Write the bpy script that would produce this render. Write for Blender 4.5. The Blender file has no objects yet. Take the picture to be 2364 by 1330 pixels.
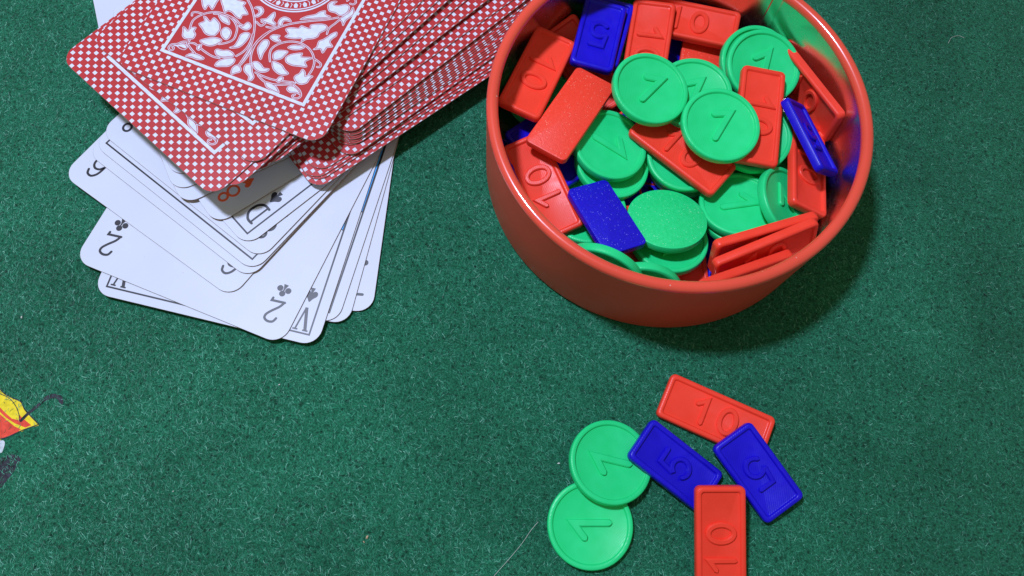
import bpy, math, random
import numpy as np
from mathutils import Matrix, Vector, Euler
from mathutils.geometry import tessellate_polygon

random.seed(7)
rng = np.random.default_rng(7)
MM = 0.001
R = math.radians
sc = bpy.context.scene
col = sc.collection

# ------------------------------------------------------------------ camera
cam_d = bpy.data.cameras.new("camera")
cam_d.sensor_fit = 'HORIZONTAL'
cam_d.sensor_width = 36.0
cam_d.lens = 36.0 * 1753.54 / 2364.0
cam_d.clip_start = 0.005
cam_d.clip_end = 20.0
cam = bpy.data.objects.new("camera", cam_d)
col.objects.link(cam)
right = Vector((0.99314621, 0.11083354, 0.0371016))
up = Vector((-0.11687858, 0.94178002, 0.31526145))
fwd = Vector((0.0, 0.3174371, -0.94827933))
cam.matrix_world = Matrix(((right.x, up.x, -fwd.x, 0.0),
                           (right.y, up.y, -fwd.y, 0.0),
                           (right.z, up.z, -fwd.z, 0.18536),
                           (0, 0, 0, 1)))
sc.camera = cam

# ------------------------------------------------------------------ light
world = bpy.data.worlds.new("World")
sc.world = world
world.use_nodes = True
bg = world.node_tree.nodes["Background"]
bg.inputs[0].default_value = (1.0, 0.96, 0.68, 1)
bg.inputs[1].default_value = 0.29

def area(name, loc, target, size, power, color, shape='DISK', size_y=None):
    d = bpy.data.lights.new(name, 'AREA')
    d.shape = shape
    d.size = size
    if size_y:
        d.size_y = size_y
    d.energy = power
    d.color = color
    o = bpy.data.objects.new(name, d)
    col.objects.link(o)
    o.location = loc
    o.rotation_euler = (Vector(target) - Vector(loc)).to_track_quat('-Z', 'Y').to_euler()
    return o

area("desk_lamp", (-0.168, 0.142, 0.50), (-0.03, 0.09, 0.0), 0.050, 3.22, (0.645, 0.735, 1.0))

vs = sc.view_settings
vs.view_transform = 'Standard'
vs.look = 'None'
vs.exposure = 0.0
vs.gamma = 1.0
sc.render.film_transparent = False
sc.cycles.use_denoising = True
sc.cycles.max_bounces = 8

# ------------------------------------------------------------------ node helpers
class NT:
    def __init__(s, name):
        s.m = bpy.data.materials.new(name)
        s.m.use_nodes = True
        s.t = s.m.node_tree
        s.b = s.t.nodes["Principled BSDF"]
    def n(s, typ, **k):
        nd = s.t.nodes.new(typ)
        for a, v in k.items():
            setattr(nd, a, v)
        return nd
    def l(s, a, b):
        s.t.links.new(a, b)
    def val(s, sock, v):
        if hasattr(v, 'is_linked'):
            s.l(v, sock)
        else:
            sock.default_value = v
    def math(s, op, a, b=0.0, c=None):
        nd = s.n('ShaderNodeMath', operation=op)
        s.val(nd.inputs[0], a); s.val(nd.inputs[1], b)
        if c is not None:
            s.val(nd.inputs[2], c)
        return nd.outputs[0]
    def obj_mm(s, scale=1000.0):
        tc = s.n('ShaderNodeTexCoord')
        vm = s.n('ShaderNodeVectorMath', operation='SCALE')
        s.l(tc.outputs['Object'], vm.inputs[0]); vm.inputs[3].default_value = scale
        return vm.outputs[0]
    def noise(s, vec, scale, detail=3.0, rough=0.5):
        nd = s.n('ShaderNodeTexNoise')
        s.l(vec, nd.inputs['Vector'])
        nd.inputs['Scale'].default_value = scale
        nd.inputs['Detail'].default_value = detail
        nd.inputs['Roughness'].default_value = rough
        return nd.outputs[0]
    def ramp(s, fac, stops):
        nd = s.n('ShaderNodeValToRGB')
        s.l(fac, nd.inputs[0])
        cr = nd.color_ramp
        while len(cr.elements) < len(stops):
            cr.elements.new(0.5)
        for e, (p, c) in zip(cr.elements, stops):
            e.position = p
            e.color = c if len(c) == 4 else (*c, 1)
        return nd.outputs[0]
    def mix(s, fac, a, b):
        nd = s.n('ShaderNodeMix', data_type='RGBA')
        s.val(nd.inputs[0], fac)
        for i, v in ((6, a), (7, b)):
            if hasattr(v, 'is_linked'):
                s.l(v, nd.inputs[i])
            else:
                nd.inputs[i].default_value = (*v, 1) if len(v) == 3 else v
        return nd.outputs[2]
    def bump(s, h, strength, dist, normal=None):
        nd = s.n('ShaderNodeBump')
        s.l(h, nd.inputs['Height'])
        nd.inputs['Strength'].default_value = strength
        nd.inputs['Distance'].default_value = dist
        if normal is not None:
            s.l(normal, nd.inputs['Normal'])
        return nd.outputs[0]
    def set(s, **k):
        for a, v in k.items():
            sk = s.b.inputs[a.replace('_', ' ')]
            if hasattr(v, 'is_linked'):
                s.l(v, sk)
            else:
                sk.default_value = (*v, 1) if isinstance(v, tuple) and len(v) == 3 else v
        return s.m

# ------------------------------------------------------------------ materials
def blotch(t, v, c):
    # uneven tufts and thin spots of the felt
    f = t.ramp(t.noise(v, 0.62, 5, 0.72), [(0.30, (0.45,) * 3), (0.43, (0.90,) * 3), (0.58, (1.03,) * 3), (0.72, (1.30,) * 3)])
    g = t.ramp(t.noise(v, 0.022, 4, 0.6), [(0.32, (0.74,) * 3), (0.68, (1.16,) * 3)])
    n2 = t.n('ShaderNodeMix', data_type='RGBA', blend_type='MULTIPLY')
    n2.inputs[0].default_value = 1.0
    t.l(f, n2.inputs[6]); t.l(g, n2.inputs[7])
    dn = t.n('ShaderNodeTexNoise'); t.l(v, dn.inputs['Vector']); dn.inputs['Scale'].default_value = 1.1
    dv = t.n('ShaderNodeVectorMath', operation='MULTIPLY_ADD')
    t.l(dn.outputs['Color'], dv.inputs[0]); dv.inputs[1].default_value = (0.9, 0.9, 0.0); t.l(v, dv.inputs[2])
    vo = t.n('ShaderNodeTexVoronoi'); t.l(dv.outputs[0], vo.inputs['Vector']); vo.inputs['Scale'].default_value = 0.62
    p = t.ramp(vo.outputs['Distance'], [(0.0, (0.30,) * 3), (0.16, (0.55,) * 3), (0.30, (1.0,) * 3)])   # pits in the nap, their shade painted in as dark spots
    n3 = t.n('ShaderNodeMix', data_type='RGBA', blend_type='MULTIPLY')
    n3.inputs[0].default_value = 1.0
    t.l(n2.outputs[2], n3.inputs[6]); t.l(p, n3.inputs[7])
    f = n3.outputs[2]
    nd = t.n('ShaderNodeMix', data_type='RGBA', blend_type='MULTIPLY')
    nd.inputs[0].default_value = 1.0
    t.l(c, nd.inputs[6]); t.l(f, nd.inputs[7])
    return nd.outputs[2]

def mat_felt():
    t = NT("felt")
    v = t.obj_mm()
    n1 = t.noise(v, 1.9, 4, 0.65)
    n2 = t.noise(v, 0.045, 3, 0.5)
    c = t.ramp(n1, [(0.32, (0.004, 0.034, 0.019)), (0.46, (0.011, 0.130, 0.064)), (0.60, (0.026, 0.225, 0.117)), (0.76, (0.085, 0.36, 0.24))])
    c = t.mix(t.math('MULTIPLY', n2, 0.35), c, (0.018, 0.145, 0.082))
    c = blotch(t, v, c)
    h = t.noise(v, 2.6, 5, 0.7)
    return t.set(Base_Color=c, Roughness=0.95, Specular_IOR_Level=0.1, Sheen_Weight=0.06, Normal=t.bump(h, 0.9, 0.0006))

def mat_fibre():
    t = NT("felt_fibre")
    v = t.obj_mm()
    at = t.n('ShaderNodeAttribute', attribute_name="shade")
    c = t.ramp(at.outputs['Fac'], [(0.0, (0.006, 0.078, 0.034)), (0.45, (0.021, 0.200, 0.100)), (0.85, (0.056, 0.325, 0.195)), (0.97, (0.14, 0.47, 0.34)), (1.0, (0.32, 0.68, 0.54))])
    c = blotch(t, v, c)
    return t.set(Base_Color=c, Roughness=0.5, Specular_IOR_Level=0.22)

def mat_card_face():
    t = NT("card_face")
    v = t.obj_mm()
    n = t.noise(v, 0.06, 3)
    c = t.ramp(n, [(0.3, (0.575, 0.60, 0.69)), (0.7, (0.605, 0.63, 0.72))])
    sp = t.noise(v, 1.1, 2, 0.4)
    c = t.mix(t.math('GREATER_THAN', sp, 0.785), c, (0.32, 0.27, 0.24))
    h = t.noise(v, 3.0, 2)
    return t.set(Base_Color=c, Roughness=0.42, Specular_IOR_Level=0.22, Normal=t.bump(h, 0.08, 0.0001))

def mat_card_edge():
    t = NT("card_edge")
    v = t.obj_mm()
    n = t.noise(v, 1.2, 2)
    c = t.ramp(n, [(0.3, (0.15, 0.095, 0.075)), (0.7, (0.40, 0.31, 0.26))])  # dirty edge tone, darkened further to paint in the shadow between cards
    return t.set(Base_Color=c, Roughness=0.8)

def mat_card_back():
    t = NT("card_back")
    v = t.obj_mm()
    sx = t.n('ShaderNodeSeparateXYZ'); t.l(v, sx.inputs[0])
    u = t.math('DIVIDE', sx.outputs[0], 2.92); w = t.math('DIVIDE', sx.outputs[1], 2.63)
    def sq(du):
        a = t.math('ABSOLUTE', t.math('SUBTRACT', t.math('FRACT', t.math('ADD', u, 100.0 + du)), 0.5))
        b = t.math('ABSOLUTE', t.math('SUBTRACT', t.math('FRACT', t.math('ADD', w, 100.0 + du)), 0.5))
        return t.math('LESS_THAN', t.math('MAXIMUM', a, b), 0.172)
    m = t.math('MAXIMUM', sq(0.0), sq(0.5))
    # no squares inside the framed panel
    ax = t.math('ABSOLUTE', sx.outputs[0]); ay = t.math('ABSOLUTE', sx.outputs[1])
    inner = t.math('MULTIPLY', t.math('LESS_THAN', ax, 20.1), t.math('LESS_THAN', ay, 35.5))
    m = t.math('MULTIPLY', m, t.math('SUBTRACT', 1.0, inner))
    n = t.noise(v, 0.05, 2)
    red = t.ramp(n, [(0.3, (0.42, 0.028, 0.031)), (0.7, (0.47, 0.033, 0.036))])
    c = t.mix(m, red, (0.63, 0.655, 0.76))
    return t.set(Base_Color=c, Roughness=0.40, Specular_IOR_Level=0.25)

def plain(name, rgb, rough=0.45, spec=0.4, var=0.08):
    t = NT(name)
    v = t.obj_mm()
    n = t.noise(v, 0.8, 2)
    a = tuple(x * (1 - var) for x in rgb); b = tuple(min(1, x * (1 + var)) for x in rgb)
    return t.set(Base_Color=t.ramp(n, [(0.3, a), (0.7, b)]), Roughness=rough, Specular_IOR_Level=spec)

def vary(t, c):
    oi = t.n('ShaderNodeAttribute', attribute_type='OBJECT', attribute_name="tint")
    nd = t.n('ShaderNodeHueSaturation')
    t.l(oi.outputs['Fac'], nd.inputs['Value'])
    t.l(c, nd.inputs['Color'])
    return nd.outputs[0]

def mat_chip(name, rgb, hi):
    # printed plastic: diagonal fill lines on flat tops, layer lines on the walls
    t = NT(name)
    v = t.obj_mm()
    sx = t.n('ShaderNodeSeparateXYZ'); t.l(v, sx.inputs[0])
    wob = t.noise(v, 0.6, 2)
    d = t.math('ADD', t.math('ADD', sx.outputs[0], sx.outputs[1]), t.math('MULTIPLY', wob, 0.25))
    lines = t.math('SINE', t.math('MULTIPLY', d, 6.2832 / 0.62))
    lay = t.math('SINE', t.math('MULTIPLY', sx.outputs[2], 6.2832 / 0.24))
    fine = t.noise(v, 2.2, 3, 0.6)
    h = t.math('ADD', t.math('MULTIPLY', t.math('ADD', lines, lay), 0.22), t.math('MULTIPLY', fine, 0.9))
    n2 = t.noise(v, 0.22, 2)
    c = vary(t, t.ramp(n2, [(0.3, rgb), (0.75, hi)]))
    rr = t.ramp(t.noise(v, 0.5, 2), [(0.3, (0.30,) * 3), (0.7, (0.42,) * 3)])
    return t.set(Base_Color=c, Roughness=rr, Specular_IOR_Level=0.28, Normal=t.bump(h, 0.22, 0.00012))

def mat_chip_rough(name, rgb, hi, glint):
    # underside that was printed on a grainy plate: finely pitted, its sparkle painted as tiny pale specks
    t = NT(name)
    v = t.obj_mm()
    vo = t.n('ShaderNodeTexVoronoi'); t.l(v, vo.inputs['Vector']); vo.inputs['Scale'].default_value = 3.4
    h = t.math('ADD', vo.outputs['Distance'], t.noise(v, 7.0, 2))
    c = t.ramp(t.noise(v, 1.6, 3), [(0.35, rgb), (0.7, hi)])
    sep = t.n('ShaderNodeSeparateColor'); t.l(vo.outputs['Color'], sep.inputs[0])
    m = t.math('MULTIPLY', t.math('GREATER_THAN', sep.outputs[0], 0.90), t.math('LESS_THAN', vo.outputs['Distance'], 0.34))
    c = t.mix(t.math('MULTIPLY', m, t.ramp(t.noise(v, 0.35, 3, 0.6), [(0.38, (0.05,) * 3), (0.62, (0.95,) * 3)])), c, glint)
    return t.set(Base_Color=c, Roughness=0.40, Specular_IOR_Level=0.35, Normal=t.bump(h, 0.28, 0.00015))

def mat_tin(name, rough, spec, coat, k=1.0):
    t = NT(name)
    v = t.obj_mm()
    n = t.noise(v, 0.05, 3)
    c = t.ramp(n, [(0.3, (0.58 * k, 0.062, 0.035)), (0.7, (0.65 * k, 0.072, 0.042))])
    sp = t.noise(v, 0.9, 2, 0.5)
    c = t.mix(t.math('GREATER_THAN', sp, 0.765), c, (0.70, 0.36, 0.31))
    h = t.noise(v, 0.9, 2)
    return t.set(Base_Color=c, Roughness=rough, Specular_IOR_Level=spec, Coat_Weight=coat, Coat_Roughness=0.10, Coat_IOR=1.75,
                 Normal=t.bump(h, 0.05, 0.0002))

def mat_bare():
    # unpainted tinplate inside the tin
    t = NT("bare_tinplate")
    v = t.obj_mm()
    c = t.ramp(t.noise(v, 0.06, 3), [(0.3, (0.66, 0.62, 0.57)), (0.7, (0.76, 0.72, 0.67))])
    rg = t.ramp(t.noise(v, 0.25, 3), [(0.3, (0.20,) * 3), (0.7, (0.30,) * 3)])
    return t.set(Base_Color=c, Metallic=1.0, Roughness=rg, Normal=t.bump(t.noise(v, 0.12, 2), 0.10, 0.0006))

M = dict(
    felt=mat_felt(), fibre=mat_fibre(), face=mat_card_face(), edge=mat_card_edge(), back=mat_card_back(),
    white_ink=plain("white_print", (0.62, 0.65, 0.77), 0.42, 0.2),
    red_line=plain("red_print_line", (0.42, 0.03, 0.04), 0.38),
    black_ink=plain("black_print", (0.020, 0.018, 0.026), 0.40, 0.32),
    red_ink=plain("orange_red_print", (0.88, 0.12, 0.035), 0.42, 0.2),
    blue_ink=plain("blue_print", (0.04, 0.40, 0.98), 0.42, 0.2),
    R=mat_chip("red_plastic", (0.90, 0.052, 0.026), (0.95, 0.060, 0.032)),
    D=mat_chip("green_plastic", (0.014, 0.66, 0.20), (0.022, 0.72, 0.24)),
    B=mat_chip("blue_plastic", (0.008, 0.003, 0.50), (0.011, 0.005, 0.58)),
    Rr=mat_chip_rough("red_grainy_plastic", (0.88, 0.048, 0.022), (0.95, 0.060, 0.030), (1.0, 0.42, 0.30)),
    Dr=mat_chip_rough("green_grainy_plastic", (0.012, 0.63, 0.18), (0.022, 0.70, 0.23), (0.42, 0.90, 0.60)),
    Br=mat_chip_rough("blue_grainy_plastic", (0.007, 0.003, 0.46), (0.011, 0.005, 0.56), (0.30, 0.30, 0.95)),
    tin_out=mat_tin("tin_paint_outside", 0.40, 0.22, 0.08, 0.98),
    tin_in=mat_bare(),
    tin_rim=mat_tin("tin_paint_rim", 0.26, 0.5, 0.6, 1.28),
    yellow_felt=plain("yellow_print", (0.80, 0.62, 0.03), 0.8, 0.2, 0.15),
    red_felt=plain("scarlet_print", (0.72, 0.075, 0.045), 0.8, 0.2, 0.2),
    white_felt=plain("white_felt_print", (0.55, 0.60, 0.64), 0.8, 0.2, 0.2),
    black_felt=plain("worn_black_print", (0.035, 0.034, 0.045), 0.8, 0.2, 0.7),
    lint=plain("pale_lint", (0.62, 0.66, 0.62), 0.7),
    crumb=plain("beige_crumb", (0.55, 0.38, 0.24), 0.7),
)

# ------------------------------------------------------------------ object helpers
def mk_mesh(name, verts, faces, mats, idx=None, smooth=None):
    me = bpy.data.meshes.new(name)
    me.from_pydata([(x * MM, y * MM, z * MM) for x, y, z in verts], [], faces)
    for m in mats:
        me.materials.append(m)
    if idx is not None:
        me.polygons.foreach_set('material_index', idx)
    if smooth is not None:
        me.polygons.foreach_set('use_smooth', [True] * len(me.polygons))
        me.set_sharp_from_angle(angle=R(smooth))
    me.update()
    return me

def link(name, me, parent=None):
    o = bpy.data.objects.new(name, me)
    col.objects.link(o)
    if parent is not None:
        o.parent = parent
    return o

def tag(o, label=None, cat=None, group=None, kind=None):
    if label: o['label'] = label
    if cat: o['category'] = cat
    if group: o['group'] = group
    if kind: o['kind'] = kind
    return o

def rr_loop(l, w, r, n=6):
    r = max(r, 0.05); pts = []
    for cx, cy, a0 in ((l/2 - r, w/2 - r, 0), (-l/2 + r, w/2 - r, 90), (-l/2 + r, -w/2 + r, 180), (l/2 - r, -w/2 + r, 270)):
        for i in range(n + 1):
            a = R(a0 + 90 * i / n)
            pts.append((cx + r * math.cos(a), cy + r * math.sin(a)))
    return pts

def stack_loops(loops):
    """loops: [(pts, z)] from the bottom round the side to the top; closed at both ends"""
    n = len(loops[0][0]); verts = []; faces = []
    for pts, z in loops:
        verts += [(x, y, z) for x, y in pts]
    for k in range(len(loops) - 1):
        for i in range(n):
            j = (i + 1) % n
            faces.append((k*n + i, k*n + j, (k+1)*n + j, (k+1)*n + i))
    faces.append(tuple(range(n - 1, -1, -1)))
    b = (len(loops) - 1) * n
    faces.append(tuple(range(b, b + n)))
    return verts, faces

def catmull(p, closed=False, k=5):
    p = [Vector(q) for q in p]; n = len(p); out = []
    for i in range(n if closed else n - 1):
        p0 = p[i - 1] if (closed or i > 0) else p[0]
        p1 = p[i]; p2 = p[(i + 1) % n]
        p3 = p[(i + 2) % n] if (closed or i + 2 < n) else p[-1]
        for j in range(k):
            t = j / k
            out.append(0.5 * ((2*p1) + (p2 - p0)*t + (2*p0 - 5*p1 + 4*p2 - p3)*t*t + (3*p1 - p0 - 3*p2 + p3)*t**3))
    if not closed:
        out.append(p[-1])
    return [(q[0], q[1]) for q in out]

def sections(path, w, closed=False, cap=4):
    """[(centre, miter vector for unit half width, half width)] along a 2-D path with round caps"""
    P = [Vector((x, y)) for x, y in path]; n = len(P); S = []
    for i in range(n):
        a = P[i] - P[i-1] if (i > 0 or closed) else P[1] - P[0]
        b = P[(i+1) % n] - P[i] if (i < n-1 or closed) else P[-1] - P[-2]
        a.normalize(); b.normalize()
        na = Vector((-a.y, a.x)); nb = Vector((-b.y, b.x))
        m = na + nb
        if m.length < 1e-4:
            m = na.copy()
        m = m / max(m.dot(na), 0.36)
        S.append((P[i], m, w))
    if not closed and cap:
        d0 = (P[0] - P[1]).normalized(); d1 = (P[-1] - P[-2]).normalized()
        pre = []; post = []
        for k in range(1, cap + 1):
            t = k / cap * math.pi / 2
            pre.append((P[0] + d0 * w * math.sin(t), S[0][1], max(w * math.cos(t), 0.01)))
            post.append((P[-1] + d1 * w * math.sin(t), S[-1][1], max(w * math.cos(t), 0.01)))
        S = pre[::-1] + S + post
    return S

class Bld:
    def __init__(s): s.v = []; s.f = []
    def stroke3d(s, path, w, z0, z1, c=0.18, closed=False):
        S = sections(path, w, closed); b = len(s.v)
        for p, m, hw in S:
            cc = min(c, hw * 0.8)
            for off, z in ((-hw, z0), (-hw, z1 - c), (-hw + cc, z1), (hw - cc, z1), (hw, z1 - c), (hw, z0)):
                q = p + m * off
                s.v.append((q.x, q.y, z))
        n = len(S)
        for i in range(n if closed else n - 1):
            j = (i + 1) % n
            for k in range(5):
                s.f.append((b + i*6 + k + 1, b + i*6 + k, b + j*6 + k, b + j*6 + k + 1))
        if not closed:
            s.f.append(tuple(b + k for k in range(6)))
            s.f.append(tuple(b + (n-1)*6 + k for k in range(5, -1, -1)))
    def ribbon(s, path, w, z, closed=False, cap=3):
        S = sections(path, w, closed, cap); b = len(s.v)
        for p, m, hw in S:
            for off in (hw, -hw):
                q = p + m * off
                s.v.append((q.x, q.y, z))
        n = len(S)
        for i in range(n if closed else n - 1):
            j = (i + 1) % n
            s.f.append((b + 2*i, b + 2*i + 1, b + 2*j + 1, b + 2*j))
    def poly(s, pts, z):
        b = len(s.v)
        s.v += [(x, y, z) for x, y in pts]
        for t in tessellate_polygon([[Vector((x, y, 0)) for x, y in pts]]):
            a, c, d = [pts[k] for k in t]
            cr = (c[0]-a[0])*(d[1]-a[1]) - (c[1]-a[1])*(d[0]-a[0])
            s.f.append(tuple(b + k for k in (t if cr > 0 else t[::-1])))
    def mesh(s, name, mats, smooth=None):
        return mk_mesh(name, s.v, s.f, mats if isinstance(mats, list) else [mats], None, smooth)

def offset_poly(pts, d):
    n = len(pts); ar = sum(pts[i][0]*pts[(i+1) % n][1] - pts[(i+1) % n][0]*pts[i][1] for i in range(n))
    sg = 1 if ar > 0 else -1; out = []
    for i in range(n):
        a = Vector(pts[i]) - Vector(pts[i-1]); b = Vector(pts[(i+1) % n]) - Vector(pts[i])
        if a.length < 1e-6 or b.length < 1e-6:
            out.append(pts[i]); continue
        a.normalize(); b.normalize()
        m = Vector((a.y, -a.x)) + Vector((b.y, -b.x))
        m = m / max(m.length, 0.5)
        out.append((pts[i][0] + sg*d*m.x, pts[i][1] + sg*d*m.y))
    return out

# ------------------------------------------------------------------ the felt cloth
CARDS = [
    ('F0', 'face', -110.85, 163.44, 0.30, 24.90),
    ('A', 'face', -64.77, 93.98, 0.62, 2.03),
    ('B', 'face', -65.00, 93.12, 0.95, -4.55),
    ('C', 'face', -65.39, 94.12, 1.30, -7.36),
    ('V', 'face', -69.57, 87.57, 1.65, -6.85),
    ('two', 'face', -70.86, 89.84, 2.00, -15.33),
    ('five', 'face', -73.52, 102.44, 2.40, -28.64),
    ('G1', 'face', -68.12, 107.79, 2.80, -30.65),
    ('G2', 'face', -66.74, 109.66, 3.20, -31.36),
    ('S8', 'face', -65.60, 113.05, 3.60, -31.46),
    ('DQ', 'face', -61.44, 115.55, 4.00, -40.41),
    ('H8', 'face', -64.11, 119.07, 4.50, -47.03),
    ('W1', 'face', -66.85, 121.20, 5.00, -54.52),
    ('W2', 'face', -66.67, 123.06, 5.40, -58.11),
    ('W3', 'face', -67.46, 126.67, 5.80, -58.42),
    ('L1', 'back', -42.25, 131.32, 6.50, -45.08),
    ('L2', 'back', -42.53, 132.70, 6.90, -45.47),
    ('L2b', 'back', -42.99, 133.19, 7.25, -45.40),
    ('L3', 'back', -42.51, 135.54, 7.65, -44.79),
    ('L4', 'back', -37.33, 140.63, 8.10, -42.86),
    ('L5', 'back', -36.36, 142.81, 8.50, -44.64),
    ('K0', 'back', -36.70, 143.39, 8.80, -43.25),
    ('K1', 'back', -37.09, 143.68, 9.10, -43.18),
    ('K2', 'back', -37.48, 143.97, 9.40, -43.11),
    ('K3', 'back', -38.15, 144.41, 9.70, -41.52),
    ('K4', 'back', -38.53, 144.67, 10.00, -41.48),
    ('K5', 'back', -38.90, 144.93, 10.30, -41.44),
    ('K6', 'back', -39.48, 145.34, 10.60, -40.03),
    ('K7', 'back', -39.84, 145.58, 10.90, -40.02),
    ('e7', 'back', -40.01, 145.69, 11.70, -40.05),
    ('e6', 'back', -43.93, 145.67, 12.10, -42.31),
    ('T6', 'back', -57.89, 133.55, 13.40, -39.65),
    ('T5', 'back', -62.68, 131.20, 13.85, -37.10),
    ('T4', 'back', -68.55, 125.83, 15.20, -35.05),
    ('T3', 'back', -72.53, 123.27, 15.60, -35.35),
    ('T2', 'back', -67.71, 132.44, 16.00, -31.37),
    ('T1', 'back', -67.18, 137.96, 16.45, -15.87),
]
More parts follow.
